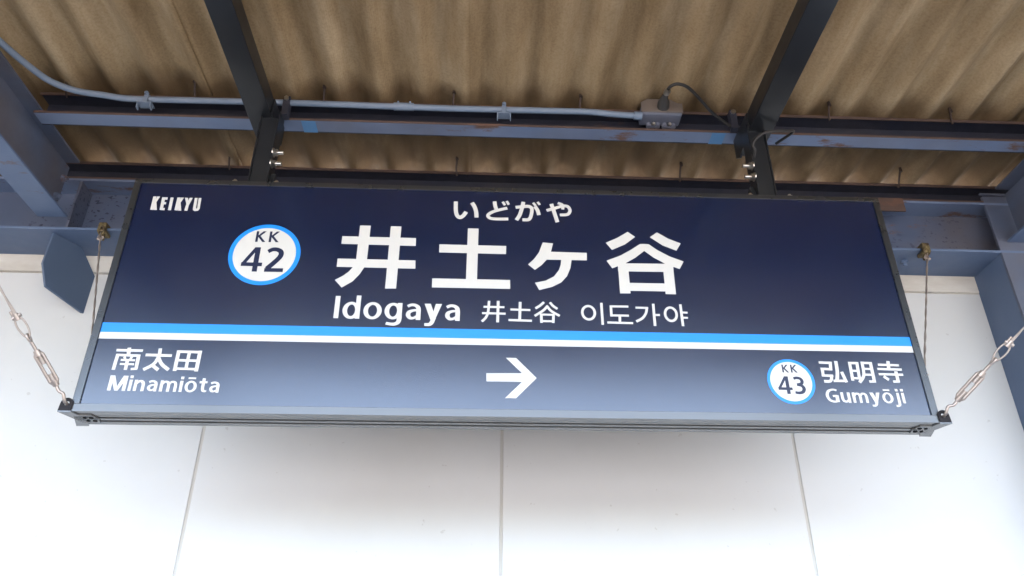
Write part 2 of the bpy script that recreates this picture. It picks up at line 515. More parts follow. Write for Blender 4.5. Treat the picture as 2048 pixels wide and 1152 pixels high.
# ------------------------------------------------------------------ gusset plate below the beam
ga = on(2, BEAM_Z0, 108, 465)
gb = on(1, WALL_Y, 190, 553)
gd = np.array([gb[0]-ga[0], gb[1]-ga[1], 0])
gn = np.array([gd[1], -gd[0], 0])/np.hypot(gd[0], gd[1])
def on_g(px, py):
    d = ray(px, py)
    return CAM + d*(((ga-CAM)@gn)/(d@gn))
gp = [on_g(*p) for p in ((108, 465), (160, 510), (190, 553), (167, 627), (91, 572), (86, 525))]
gp[0][2] = gp[1][2] = BEAM_Z0-0.0005
gp[2][1] = gp[3][1] = min(gp[2][1], WALL_Y)
tag(MB().prism(gp, -gn*0.010).build('gusset_plate', 'blue_gusset', None, 0.0012), 'blue five-sided steel gusset plate under the beam against the wall', 'gusset plate')

# ------------------------------------------------------------------ beams the sign hangs from
def hang_beam(xa, xb, side, post_x, label, cable):
    z0, z1 = 3.1443, 3.2040
    yend = 0.150
    hb = thing('hanging_beam', label, 'beam', (post_x, 0.05, z0), 'black beams carrying the sign')
    xi, xo = (xb, xa) if side < 0 else (xa, xb)          # inner = the side towards the sign's middle
    s = 1 if side < 0 else -1
    prof = [(xo, z0), (xi, z0), (xi, z1), (xi-s*0.004, z1), (xi-s*0.004, z0+0.004), (xo+s*0.004, z0+0.004), (xo+s*0.004, z1), (xo, z1)]
    y0 = -1.75
    mb = MB()
    mb.prism([(x, y0, z) for x, z in prof], (0, yend-y0, 0))
    mb.build('channel', 'black', hb, 0.0015)
    # angled end cheek on the inner side, reaching down past the channel
    ck = [(xi+s*0.0005, 0.02, z1-0.004), (xi+s*0.0005, 0.148, z1-0.004), (xi+s*0.0005, 0.148, z0-0.012), (xi+s*0.0005, 0.118, z0-0.034), (xi+s*0.0005, 0.02, z0+0.002)]
    MB().prism(ck, (s*0.0045, 0, 0)).build('end_cheek', 'black', hb, 0.001)
    zt = 2.25+0.6425
    pw = 0.0265
    # drop post: channel open towards the platform
    post = MB()
    post.box(post_x-pw, post_x-pw+0.004, 0.030, 0.080, zt, z0+0.022)
    post.box(post_x+pw-0.004, post_x+pw, 0.030, 0.080, zt, z0+0.022)
    post.box(post_x-pw+0.0042, post_x+pw-0.0042, 0.034, 0.038, zt, z0-0.004)
    post.build('drop_post', 'black', hb, 0.001)
    br = MB().prism([(post_x+s*(pw+0.0005), 0.034, zt+0.005), (post_x+s*(pw+0.0005), 0.074, zt+0.005), (post_x+s*(pw+0.0005), 0.074, zt+0.050), (post_x+s*(pw+0.0005), 0.050, zt+0.062)], (s*0.014, 0, 0))
    br.build('post_bracket', 'black', hb, 0.001)
    MB().box(post_x-0.075, post_x+0.075, 0.012, 0.088, zt-0.001, zt+0.006).build('foot_plate', 'black', hb, 0.001)
    for bz in (3.0205, 2.9820):
        b0 = np.array([post_x+s*(pw+0.001), 0.040, bz])
        mb = MB()
        hexbolt(mb, b0, (s, 0, 0), 0.0105, 0.010, 0.016, 0.0055)
        mb.tube([b0-(s*0.003, 0, 0), b0], 0.0135, 14)
        mb.build('bolt', 'zinc', hb)
    for dx in (-0.055, 0.055):
        hexbolt(MB(), (post_x+dx, 0.022, zt+0.006), (0, 0, 1), 0.008, 0.007, 0.005).build('foot_bolt', 'zinc', hb)
    # clip onto the purlin
    cx = xi+s*0.016
    MB().box(cx-0.010, cx+0.010, 0.085, 0.110, z1-0.004, z1+0.066).build('purlin_clip', 'dark_steel', hb, 0.001)
    hexbolt(MB(), (cx, 0.0848, z1+0.055), (0, -1, 0), 0.0075, 0.007).build('clip_bolt', 'zinc', hb)
    return hb
hang_beam(-0.7660, -0.6990, -1, -0.702, 'black steel channel beam holding up the sign above the round 42 badge', False)
hang_beam(0.6790, 0.7487, 1, 0.6995, 'black steel channel beam with a thin cable looped over its end', True)

# ------------------------------------------------------------------ conduit, junction box, cable
cn = thing('conduit', 'pale blue conduit pipe clipped along the purlin and ending at a box', 'conduit', (-0.4, 0.09, 3.25))
RC = 0.0095
cz = 3.2535
bend = [on(2, cz, *p) for p in ((-60, 20), (-20, 64), (20, 101), (60, 134), (100, 162), (150, 181), (205, 190))]
run = [np.array([x, 0.098, cz+0.0015*math.sin(x*7)]) for x in np.linspace(-1.15, 0.22, 12)]
tail = [np.array([0.30, 0.099, cz-0.004]), np.array([0.375, 0.100, cz-0.007])]
MB().tube(smooth_path(bend+run+tail, 5), RC, 14).build('pipe', 'conduit', cn)
xc0, xc1 = on(1, 0.098, 788, 210)[0], on(1, 0.098, 828, 210)[0]
cp = MB().tube([(xc0, 0.098, cz), (xc1, 0.098, cz)], RC*1.28, 16)
cpo = cp.build('coupling', 'conduit', cn)
for xx in (xc0+0.012, xc1-0.012):
    MB().tube([(xx, 0.095, cz+0.011), (xx, 0.093, cz+0.017)], 0.003, 8).build('screw', 'conduit', cpo)
for px in (290, 1008):
    x = on(1, 0.098, px, 215)[0]
    mb = MB()
    mb.tube([(x-0.0065, 0.098, cz), (x+0.0065, 0.098, cz)], RC*1.22, 16)
    mb.box(x-0.006, x+0.006, 0.0855, 0.0885, cz-0.020, cz+0.014)
    mb.box(x-0.021, x+0.021, 0.0850, 0.113, cz-0.0235, cz-0.0205)
    mb.box(x-0.021, x-0.018, 0.0850, 0.100, cz-0.042, cz-0.0236)
    mb.box(x+0.018, x+0.021, 0.0850, 0.100, cz-0.042, cz-0.0236)
    sd = mb.build('saddle_clip', 'conduit', cn)
    hexbolt(MB(), (x, 0.0855, cz+0.010), (0, -1, 0.3), 0.006, 0.006).build('screw', 'conduit', sd)
MB().tube([(0.362, 0.0995, cz-0.0064), (0.385, 0.1, cz-0.0072)], RC*1.35, 16).build('end_bush', 'conduit', cn)

jb = thing('junction_box', 'dusty purple grey junction box on the purlin at the conduit end', 'junction box', (0.445, 0.11, 3.246))
bx0, bx1, by0, by1, bz0, bz1 = 0.3835, 0.5075, 0.086, 0.143, 3.2455, 3.3005
MB().box(bx0, bx1, by0, by1, bz0, 3.2820).build('box_body', 'boxpaint', jb, 0.005)
MB().box(bx0-0.002, bx1+0.002, by0-0.006, by0-0.0005, bz0+0.003, bz1).build('lid', 'lid', jb, 0.003)
for x in (0.425, 0.474):
    mb = MB()
    for dx in (-0.0135, 0.0135):
        mb.tube([(x+dx, 0.132, bz0-0.012), (x+dx, 0.132, bz0+0.002)], [0.0085, 0.0075], 12)
    mb.box(x-0.020, x+0.020, 0.128, 0.136, bz0-0.013, bz0-0.008)
    cpb = mb.build('strap_clamp', 'boxpaint', jb)
    hexbolt(MB(), (x, 0.1245, bz0-0.008), (0, -1, -0.2), 0.006, 0.006).build('screw', 'zinc', cpb)
pc = thing('power_cable', 'black cable with a rubber plug arching out of the junction box', 'cable', (0.45, 0.08, 3.26))
p0 = on(1, by0-0.006, 1326, 212)
def cab(px, py, y):
    return on(1, y, px, py)
path = [p0] + [on(2, z, px, py) for px, py, z in ((1329, 196, 3.262), (1334, 182, 3.258), (1341, 173, 3.256), (1356, 168, 3.258), (1376, 175, 3.256),
        (1398, 196, 3.250), (1420, 221, 3.238), (1445, 242, 3.224), (1466, 254, 3.214), (1490, 258, 3.210))]
MB().tube([path[0]+(0, 0.006, -0.002), path[0]*0.6+path[1]*0.4, path[1], path[1]*0.4+path[2]*0.6], [0.019, 0.0175, 0.0105, 0.008], 14).build('plug', 'plug', pc)
MB().tube([path[1]*0.35+path[2]*0.65, path[2]*0.6+path[3]*0.4], 0.0095, 14).build('collar', 'zinc', pc)
MB().tube(smooth_path(path[2:], 6), 0.0048, 10).build('cord', 'rubber', pc)
lp = [cab(1510, 302, 0.020), cab(1506, 290, 0.012), cab(1512, 277, 0.006), cab(1528, 266, 0.004), cab(1553, 262, 0.010), cab(1575, 262, 0.030), cab(1586, 264, 0.060)]
lc = MB().tube(smooth_path([lp[0]+(0, 0.03, -0.02)]+lp+[lp[-1]+(-0.03, 0.06, 0.004)], 6), 0.0042, 10).build('cable_loop', 'rubber', None)
tag(lc, 'thin black cable loop lying over the end of the black beam', 'cable')

# ------------------------------------------------------------------ the sign
SW, SH, ST = 2.0, 0.6425, 0.0905
sg = thing('station_sign', 'wide navy station name sign reading Idogaya in white, with a sky blue stripe', 'sign', (0, 0, 0))
sg['_o'] = [0.0, 0.0, 0.0]
sg.matrix_world = Matrix([[*SR[i], SIGN_O[i]] for i in range(3)] + [[0, 0, 0, 1]])
FX, FZ0, FZ1 = 0.983, 0.0165, 0.6295
FY = 0.004                          # face sits a little behind the frame's front
MB().box(-FX-0.004, FX+0.004, FY, FY+0.006, FZ0-0.004, FZ1+0.004).build('face_panel', 'navy', sg)
MB().box(-SW/2, -FX, 0, ST, FZ0, FZ1).build('frame_stile', 'frame', sg, 0.0005)
MB().box(FX, SW/2, 0, ST, FZ0, FZ1).build('frame_stile', 'frame', sg, 0.0005)
MB().box(-SW/2, SW/2, 0, ST, FZ1+0.0002, SH).build('top_rail', 'frame', sg, 0.0005)
# bottom rail: front bar and three underside strips with black slots between
MB().box(-SW/2, SW/2, 0.0, 0.0255, -0.0025, FZ0-0.0002).build('bottom_rail', 'strip', sg, 0.0006)
for ya_, yb_ in ((0.0280, 0.0370), (0.0475, 0.0600), (0.0705, ST)):
    MB().box(-SW/2+0.001, SW/2-0.001, ya_, yb_, -0.0020, FZ0-0.0002).build('underside_strip', 'strip', sg)
MB().box(-SW/2+0.003, SW/2-0.003, 0.012, ST-0.004, 0.0168, FZ1).build('back_casing', 'groove', sg)
def u_px(u, v, org=(90, 760), k=9.6):
    return org[0]+u/k, org[1]+v/k
def bracket(s, back):
    # flat plate under the corner with a rounded upright ear outside the frame
    pl = [(-1.0240, -0.0035), (-0.9945, -0.0030), (-0.9870, 0.0180), (-0.9590, 0.0188), (-0.9520, 0.0480), (-0.9670, 0.0690), (-0.9990, 0.0690)]
    def tr(x, y):
        return (-s*x if s > 0 else x, (ST-y) if back else y)
    z0 = -0.0052
    poly = [(*tr(x, y), z0) for x, y in pl]
    if (s > 0) != back:
        poly = poly[::-1]
    mb = MB().prism(poly, (0, 0, 0.003))
    cx = -1.0085
    ear = [(-1.0238, z0+0.0032), (-0.9962, z0+0.0032)]
    n = 12
    arc = [(cx+0.0138*math.cos(th), 0.0145+0.0138*math.sin(th)) for th in np.linspace(0.15, math.pi-0.05, n)]
    outer = ear[:1]+ear[1:]+arc
    hole = [(cx+0.0068*math.cos(th), 0.0148+0.0058*math.sin(th)) for th in np.linspace(-math.pi/2-0.3, 1.5*math.pi-0.3, len(outer), endpoint=False)]
    ya, yb = -0.0035, 0.0005
    # ring between outline and hole, built as matching loops
    oc = np.array([cx, 0.0148])
    oa = sorted(outer, key=lambda p: math.atan2(p[1]-oc[1], p[0]-oc[0]))
    ha = [(cx+0.0064*math.cos(math.atan2(p[1]-oc[1], p[0]-oc[0])), 0.0148+0.0058*math.sin(math.atan2(p[1]-oc[1], p[0]-oc[0]))) for p in oa]
    nn = len(oa)
    vs = []
    for yy in (ya, yb):
        for lst in (oa, ha):
            vs += [(*tr(x, yy), z) for x, z in lst]
    fs = []
    for i in range(nn):
        j = (i+1) % nn
        fs += [(i, j, nn+j, nn+i), (2*nn+i, 3*nn+i, 3*nn+j, 2*nn+j), (i, 2*nn+i, 2*nn+j, j), (nn+i, nn+j, 3*nn+j, 3*nn+i)]
    o = mb.build('corner_bracket', 'strip', sg)
    MB().add(vs, fs).build('ear', 'matte_black', o)
    for x, y in ((-0.9800, 0.0350), (-0.9660, 0.0350), (-0.9640, 0.0560)):
        X, Y = tr(x, y)
        MB().tube([(X, Y, z0-0.0012), (X, Y, z0+0.0005)], 0.0042, 12).build('screw', 'groove', o)
    return tr(cx, -0.0015)
ears = {(s, bk): bracket(s, bk) for s in (-1, 1) for bk in (False, True)}

# stripes
L0 = FY
def sheet(name, quads, mat, depth, parent=None):
    mb = MB()
    for i, q in enumerate(quads):
        y = L0-depth-i*0.00003
        mb.add([(x, y, z) for x, z in q], [tuple(range(len(q)))])
    return mb.build(name, mat, parent or sg)
ZB1, ZB0, ZW0 = 0.2211, 0.1961, 0.1791
MB().box(-FX+0.0005, FX-0.0005, L0-0.0004, L0, ZB0+0.00005, ZB1).build('blue_stripe', 'sky_blue', sg)
MB().box(-FX+0.0005, FX-0.0005, L0-0.0004, L0, ZW0, ZB0-0.00005).build('white_stripe', 'white', sg)

# ---- lettering: strokes traced on the photograph and laid on the face, plus a small stroke alphabet
ZA = (640, 380, 4.113); ZBm = (1000, 380, 3.8405); ZC = (250, 370, 4.2675); ZD = (180, 640, 5.12); ZE = (900, 640, 4.43); ZF = (1480, 660, 4.6545)
def P2(zm, p):
    return loc(zm[0]+p[0]/zm[2], zm[1]+p[1]/zm[2], L0)
def poly(zm, pts):
    return [P2(zm, p) for p in pts]
def ribbon(pts, wd, close=False):
    pts = [np.asarray(p, float) for p in pts]
    n = len(pts)
    ws = wd if hasattr(wd, '__len__') else [wd]*n
    L, R_ = [], []
    for i in range(n):
        if close:
            d1, d2 = pts[i]-pts[i-1], pts[(i+1) % n]-pts[i]
        else:
            d1 = pts[i]-pts[i-1] if i else pts[1]-pts[0]
            d2 = pts[i+1]-pts[i] if i < n-1 else pts[-1]-pts[-2]
        d1 = d1/np.hypot(*d1)
        d2 = d2/np.hypot(*d2)
        tn = d1+d2
        tn /= np.hypot(*tn)
        nm = np.array([-tn[1], tn[0]])
        kf = 1/max(0.55, abs(tn@d1))
        L.append(pts[i]+nm*ws[i]/2*kf)
        R_.append(pts[i]-nm*ws[i]/2*kf)
    m_ = n if close else n-1
    return [[tuple(L[i]), tuple(L[(i+1) % n]), tuple(R_[(i+1) % n]), tuple(R_[i])] for i in range(m_)]
class Ink:
    def __init__(self):
        self.q = []
        self.d = 0
    def polyg(self, pts):
        self.q.append((pts, self.d))
        self.d += 1
    def strip(self, quads):
        for q in quads:
            self.q.append((q, self.d))
        self.d += 1
    def build(self, name, mat, depth=0.0003, parent=None):
        mb = MB()
        for q, d in self.q:
            y = L0-depth-d*0.000025
            ar = sum(q[i][0]*q[(i+1) % len(q)][1]-q[(i+1) % len(q)][0]*q[i][1] for i in range(len(q)))
            if ar < 0:
                q = q[::-1]
            mb.add([(x, y, z) for x, z in q], [tuple(range(len(q)))])
        return mb.build(name, mat, parent or sg)
def stroke(ink, zm, pts, wpx, curve=False):
    pp = poly(zm, pts)
    if curve:
        pp = smooth_path(pp, 6)
    ink.strip(ribbon(pp, wpx/zm[2]/815.0))
def ring_px(ink, zm, c, rx, ry, wpx):
    cc = np.array(P2(zm, c))
    ex = abs(P2(zm, (c[0]+rx, c[1]))[0]-cc[0])
    ez = abs(P2(zm, (c[0], c[1]-ry))[1]-cc[1])
    pts = [cc+(ex*math.cos(a), ez*math.sin(a)) for a in np.linspace(0, 2*math.pi, 40, endpoint=False)]
    ink.strip(ribbon(pts, wpx/zm[2]/815.0, True))

# big kanji
k = Ink()
k.polyg(poly(ZA, [(330, 292), (418, 294), (404, 420), (386, 570), (365, 635), (327, 692), (268, 752), (178, 803), (122, 740), (190, 705), (236, 672), (270, 635), (298, 565), (312, 445)]))
k.polyg(poly(ZA, [(583, 298), (670, 301), (626, 811), (535, 811)]))
k.polyg(poly(ZA, [(184, 380), (790, 396), (788, 461), (176, 443)]))
k.polyg(poly(ZA, [(145, 564), (786, 580), (784, 648), (137, 632)]))
k.build('kanji_character', 'white')
k = Ink()
k.polyg(poly(ZA, [(1217, 316), (1305, 318), (1291, 745), (1200, 745)]))
k.polyg(poly(ZA, [(983, 447), (1532, 461), (1530, 528), (980, 514)]))
k.polyg(poly(ZA, [(923, 727), (1564, 741), (1564, 814), (920, 802)]))
k.build('kanji_character', 'white')
k = Ink()
k.polyg(poly(ZBm, [(328, 403), (407, 411), (390, 480), (357, 537), (320, 577), (268, 614), (215, 572), (262, 530), (300, 478)]))
k.polyg(poly(ZBm, [(370, 474), (667, 483), (667, 541), (340, 535)]))
k.polyg(poly(ZBm, [(470, 535), (550, 537), (541, 600), (515, 662), (470, 711), (400, 745), (302, 769), (268, 712), (350, 697), (415, 664), (452, 616), (466, 575)]))
k.build('kana_character', 'white')
k = Ink()
k.polyg(poly(ZBm, [(812, 406), (900, 368), (980, 322), (1038, 361), (960, 418), (860, 461)]))
k.polyg(poly(ZBm, [(1150, 363), (1205, 326), (1290, 374), (1388, 411), (1355, 467), (1250, 427)]))
k.polyg(poly(ZBm, [(818, 543), (925, 504), (1010, 457), (1075, 415), (1108, 415), (1108, 468), (1040, 520), (960, 566), (862, 602)]))
k.polyg(poly(ZBm, [(1107, 415), (1142, 417), (1205, 460), (1300, 510), (1410, 550), (1380, 608), (1275, 571), (1180, 520), (1107, 468)]))
k.polyg(poly(ZBm, [(905, 563), (1330, 568), (1333, 631), (907, 625)]))
k.polyg(poly(ZBm, [(906, 580), (984, 585), (1003, 795), (922, 795)]))
k.polyg(poly(ZBm, [(1251, 590), (1329, 590), (1352, 802), (1272, 800)]))
k.polyg(poly(ZBm, [(990, 714), (1270, 719), (1272, 780), (996, 775)]))
k.build('kanji_character', 'white')
# hiragana reading
k = Ink()
stroke(k, ZA, [(1118, 95), (1117, 165), (1127, 208), (1150, 226), (1178, 212), (1203, 180)], 36, True)
stroke(k, ZA, [(1250, 105), (1273, 143), (1285, 185), (1287, 227)], 37, True)
k.build('hiragana_character', 'white')
k = Ink()
stroke(k, ZA, [(1436, 94), (1441, 130), (1456, 174)], 34, True)
stroke(k, ZA, [(1540, 150), (1450, 170), (1402, 190), (1381, 211), (1398, 231), (1450, 239), (1549, 239)], 30, True)
stroke(k, ZA, [(1502, 97), (1522, 126)], 24)
stroke(k, ZA, [(1534, 92), (1554, 121)], 24)
k.build('hiragana_character', 'white')
k = Ink()
stroke(k, ZBm, [(120, 134), (180, 128), (222, 127), (244, 145), (240, 190), (222, 226), (172, 229)], 30, True)
stroke(k, ZBm, [(180, 92), (167, 145), (150, 195), (126, 232)], 32, True)
stroke(k, ZBm, [(268, 126), (288, 157), (299, 193)], 32, True)
stroke(k, ZBm, [(254, 98), (274, 122)], 21)
stroke(k, ZBm, [(288, 92), (306, 115)], 21)
k.build('hiragana_character', 'white')
k = Ink()
stroke(k, ZBm, [(358, 158), (420, 141), (480, 124), (520, 128), (537, 158), (518, 188), (460, 192)], 28, True)
stroke(k, ZBm, [(394, 107), (414, 165), (441, 248)], 33, True)
stroke(k, ZBm, [(444, 100), (480, 117), (482, 150)], 26, True)
k.build('hiragana_character', 'white')
# small chinese reading
k = Ink()
stroke(k, ZA, [(1391, 912), (1383, 1000), (1365, 1048), (1331, 1082)], 21, True)
stroke(k, ZA, [(1466, 912), (1461, 1089)], 23)
stroke(k, ZA, [(1345, 961), (1517, 965)], 19)
stroke(k, ZA, [(1333, 1013), (1527, 1018)], 19)
stroke(k, ZBm, [(155, 860), (151, 1004)], 22)
stroke(k, ZBm, [(80, 918), (233, 923)], 18)
stroke(k, ZBm, [(65, 999), (245, 1005)], 19)
stroke(k, ZBm, [(338, 862), (308, 888), (272, 910)], 20, True)
stroke(k, ZBm, [(383, 864), (408, 892), (441, 914)], 20, True)
stroke(k, ZBm, [(366, 890), (332, 926), (266, 968)], 20, True)
stroke(k, ZBm, [(358, 890), (393, 930), (458, 968)], 20, True)
stroke(k, ZBm, [(308, 957), (418, 960)], 17)
stroke(k, ZBm, [(317, 955), (319, 1021)], 21)
stroke(k, ZBm, [(411, 957), (408, 1022)], 21)
stroke(k, ZBm, [(318, 1007), (409, 1009)], 17)
k.build('small_kanji_reading', 'white')
# hangul reading
k = Ink()
ring_px(k, ZBm, (680, 943), 48, 51, 20)
stroke(k, ZBm, [(778, 867), (789, 1036)], 20)
stroke(k, ZBm, [(842, 894), (986, 896)], 18)
stroke(k, ZBm, [(851, 887), (856, 972)], 20)
stroke(k, ZBm, [(847, 963), (990, 966)], 18)
stroke(k, ZBm, [(920, 966), (921, 1020)], 20)
stroke(k, ZBm, [(824, 1018), (1022, 1023)], 18)
stroke(k, ZBm, [(1040, 904), (1138, 907)], 18)
stroke(k, ZBm, [(1128, 901), (1121, 945), (1094, 985), (1047, 1011)], 20, True)
stroke(k, ZBm, [(1176, 874), (1191, 1045)], 21)
stroke(k, ZBm, [(1183, 960), (1228, 961)], 18)
ring_px(k, ZBm, (1312, 955), 44, 51, 20)
stroke(k, ZBm, [(1384, 879), (1406, 1047)], 21)
stroke(k, ZBm, [(1392, 941), (1440, 943)], 17)
stroke(k, ZBm, [(1396, 981), (1443, 983)], 17)
k.build('hangul_reading', 'white')
# previous station kanji
k = Ink()
stroke(k, ZD, [(272, 309), (543, 314)], 27)
stroke(k, ZD, [(404, 284), (393, 362)], 35)
stroke(k, ZD, [(268, 358), (515, 366)], 25)
stroke(k, ZD, [(286, 352), (238, 510)], 33)
stroke(k, ZD, [(502, 356), (472, 500)], 33)
stroke(k, ZD, [(487, 498), (418, 503)], 25)
stroke(k, ZD, [(352, 375), (362, 402)], 23)
stroke(k, ZD, [(432, 374), (414, 402)], 23)
stroke(k, ZD, [(316, 409), (462, 413)], 20)
stroke(k, ZD, [(306, 451), (452, 455)], 20)
stroke(k, ZD, [(386, 408), (362, 512)], 32)
stroke(k, ZD, [(570, 358), (839, 366)], 29)
stroke(k, ZD, [(722, 292), (706, 370), (652, 452), (546, 510)], 33, True)
stroke(k, ZD, [(700, 380), (735, 452), (805, 512)], 33, True)
stroke(k, ZD, [(646, 470), (700, 513)], 33)
stroke(k, ZD, [(912, 313), (866, 523)], 35)
stroke(k, ZD, [(900, 325), (1147, 331)], 27)
stroke(k, ZD, [(1131, 316), (1087, 528)], 36)
stroke(k, ZD, [(872, 499), (1104, 505)], 25)
stroke(k, ZD, [(890, 413), (1118, 419)], 25)
stroke(k, ZD, [(1020, 330), (982, 504)], 31)
k.build('previous_station_kanji', 'white')
# next station kanji
k = Ink()
stroke(k, ZF, [(733, 303), (852, 307)], 24)
stroke(k, ZF, [(839, 296), (845, 374)], 29)
stroke(k, ZF, [(750, 362), (857, 366)], 23)
stroke(k, ZF, [(764, 354), (775, 432)], 28)
stroke(k, ZF, [(762, 423), (868, 427)], 23)
stroke(k, ZF, [(852, 420), (850, 462), (832, 478), (783, 478)], 27, True)
stroke(k, ZF, [(890, 289), (905, 390), (903, 470)], 32, True)
stroke(k, ZF, [(870, 474), (985, 474)], 24)
stroke(k, ZF, [(945, 390), (968, 440), (992, 488)], 30, True)
stroke(k, ZF, [(1017, 297), (1050, 472)], 28)
stroke(k, ZF, [(1005, 307), (1097, 310)], 23)
stroke(k, ZF, [(1085, 299), (1112, 458)], 28)
stroke(k, ZF, [(1030, 379), (1100, 382)], 21)
stroke(k, ZF, [(1040, 448), (1116, 451)], 22)
stroke(k, ZF, [(1133, 296), (1150, 390), (1146, 440), (1112, 489)], 28, True)
stroke(k, ZF, [(1122, 306), (1222, 310)], 23)
stroke(k, ZF, [(1210, 299), (1250, 480)], 31)
stroke(k, ZF, [(1264, 480), (1202, 481)], 23)
stroke(k, ZF, [(1142, 362), (1226, 365)], 21)
stroke(k, ZF, [(1150, 416), (1236, 419)], 21)
stroke(k, ZF, [(1282, 324), (1478, 330)], 22)
stroke(k, ZF, [(1375, 290), (1384, 368)], 31)
stroke(k, ZF, [(1277, 364), (1504, 370)], 22)
stroke(k, ZF, [(1290, 412), (1517, 418)], 22)
stroke(k, ZF, [(1448, 386), (1472, 482)], 31)
stroke(k, ZF, [(1486, 481), (1424, 482)], 23)
stroke(k, ZF, [(1335, 432), (1385, 466)], 28)
k.build('next_station_kanji', 'white')
# arrow
k = Ink()
k.polyg(poly(ZE, [(323, 472), (638, 472), (495, 335), (585, 337), (768, 515), (585, 694), (488, 692), (638, 549), (323, 544)]))
k.build('direction_arrow', 'white')
# operator's mark
k = Ink()
for pg in ([(242, 98), (270, 98), (245, 213), (215, 211)], [(276, 98), (301, 99), (263, 155), (248, 158)], [(250, 150), (269, 148), (273, 214), (247, 213)],
           [(318, 104), (345, 105), (322, 215), (295, 213)], [(330, 105), (366, 106), (361, 126), (325, 125)], [(318, 146), (353, 148), (349, 166), (314, 164)], [(305, 195), (341, 197), (337, 216), (300, 214)],
           [(390, 107), (416, 108), (393, 217), (366, 215)],
           [(448, 107), (476, 108), (451, 218), (422, 216)], [(480, 108), (505, 109), (468, 162), (453, 164)], [(457, 155), (476, 154), (481, 220), (454, 219)],
           [(512, 110), (538, 111), (547, 162), (525, 168)], [(553, 110), (579, 111), (549, 168), (529, 168)], [(525, 160), (549, 160), (533, 221), (506, 219)],
           [(597, 111), (621, 112), (606, 194), (609, 203), (616, 200), (629, 112), (653, 113), (638, 203), (624, 221), (596, 224), (580, 215), (581, 198)]):
    k.polyg(poly(ZC, pg))
k.build('operator_lettering', 'white')

# stroke alphabet in cap heights
def rc(x0, y0, x1, y1):
    return [[(x0, y0), (x1, y0), (x1, y1), (x0, y1)]]
def rg(cx, cy, rx, ry, tx, ty, n=40):
    o = [(cx+rx*math.cos(a), cy+ry*math.sin(a)) for a in np.linspace(0, 2*math.pi, n, endpoint=False)]
    i_ = [(cx+(rx-tx)*math.cos(a), cy+(ry-ty)*math.sin(a)) for a in np.linspace(0, 2*math.pi, n, endpoint=False)]
    return [[o[j], o[(j+1) % n], i_[(j+1) % n], i_[j]] for j in range(n)]
def sk(pts, w_, curve=True):
    pp = smooth_path(pts, 7) if curve else pts
    if hasattr(w_, '__len__'):
        w_ = np.interp(np.linspace(0, 1, len(pp)), np.linspace(0, 1, len(w_)), w_)
    return ribbon(pp, w_)
WT = 0.81
def wk(v):
    return [x*WT for x in v] if hasattr(v, '__len__') else v*WT
def st_(x0, y0, x1, y1):             # upright stem thinned to the chosen weight about its middle
    c, h = (x0+x1)/2, (x1-x0)/2*WT
    return rc(c-h, y0, c+h, y1)
s_ = 0.205*WT
dot = rc(0, 0.84, s_, 1.02)
def sh(quadsets, dx):
    return [[(x+dx, y) for x, y in q] for q in quadsets]
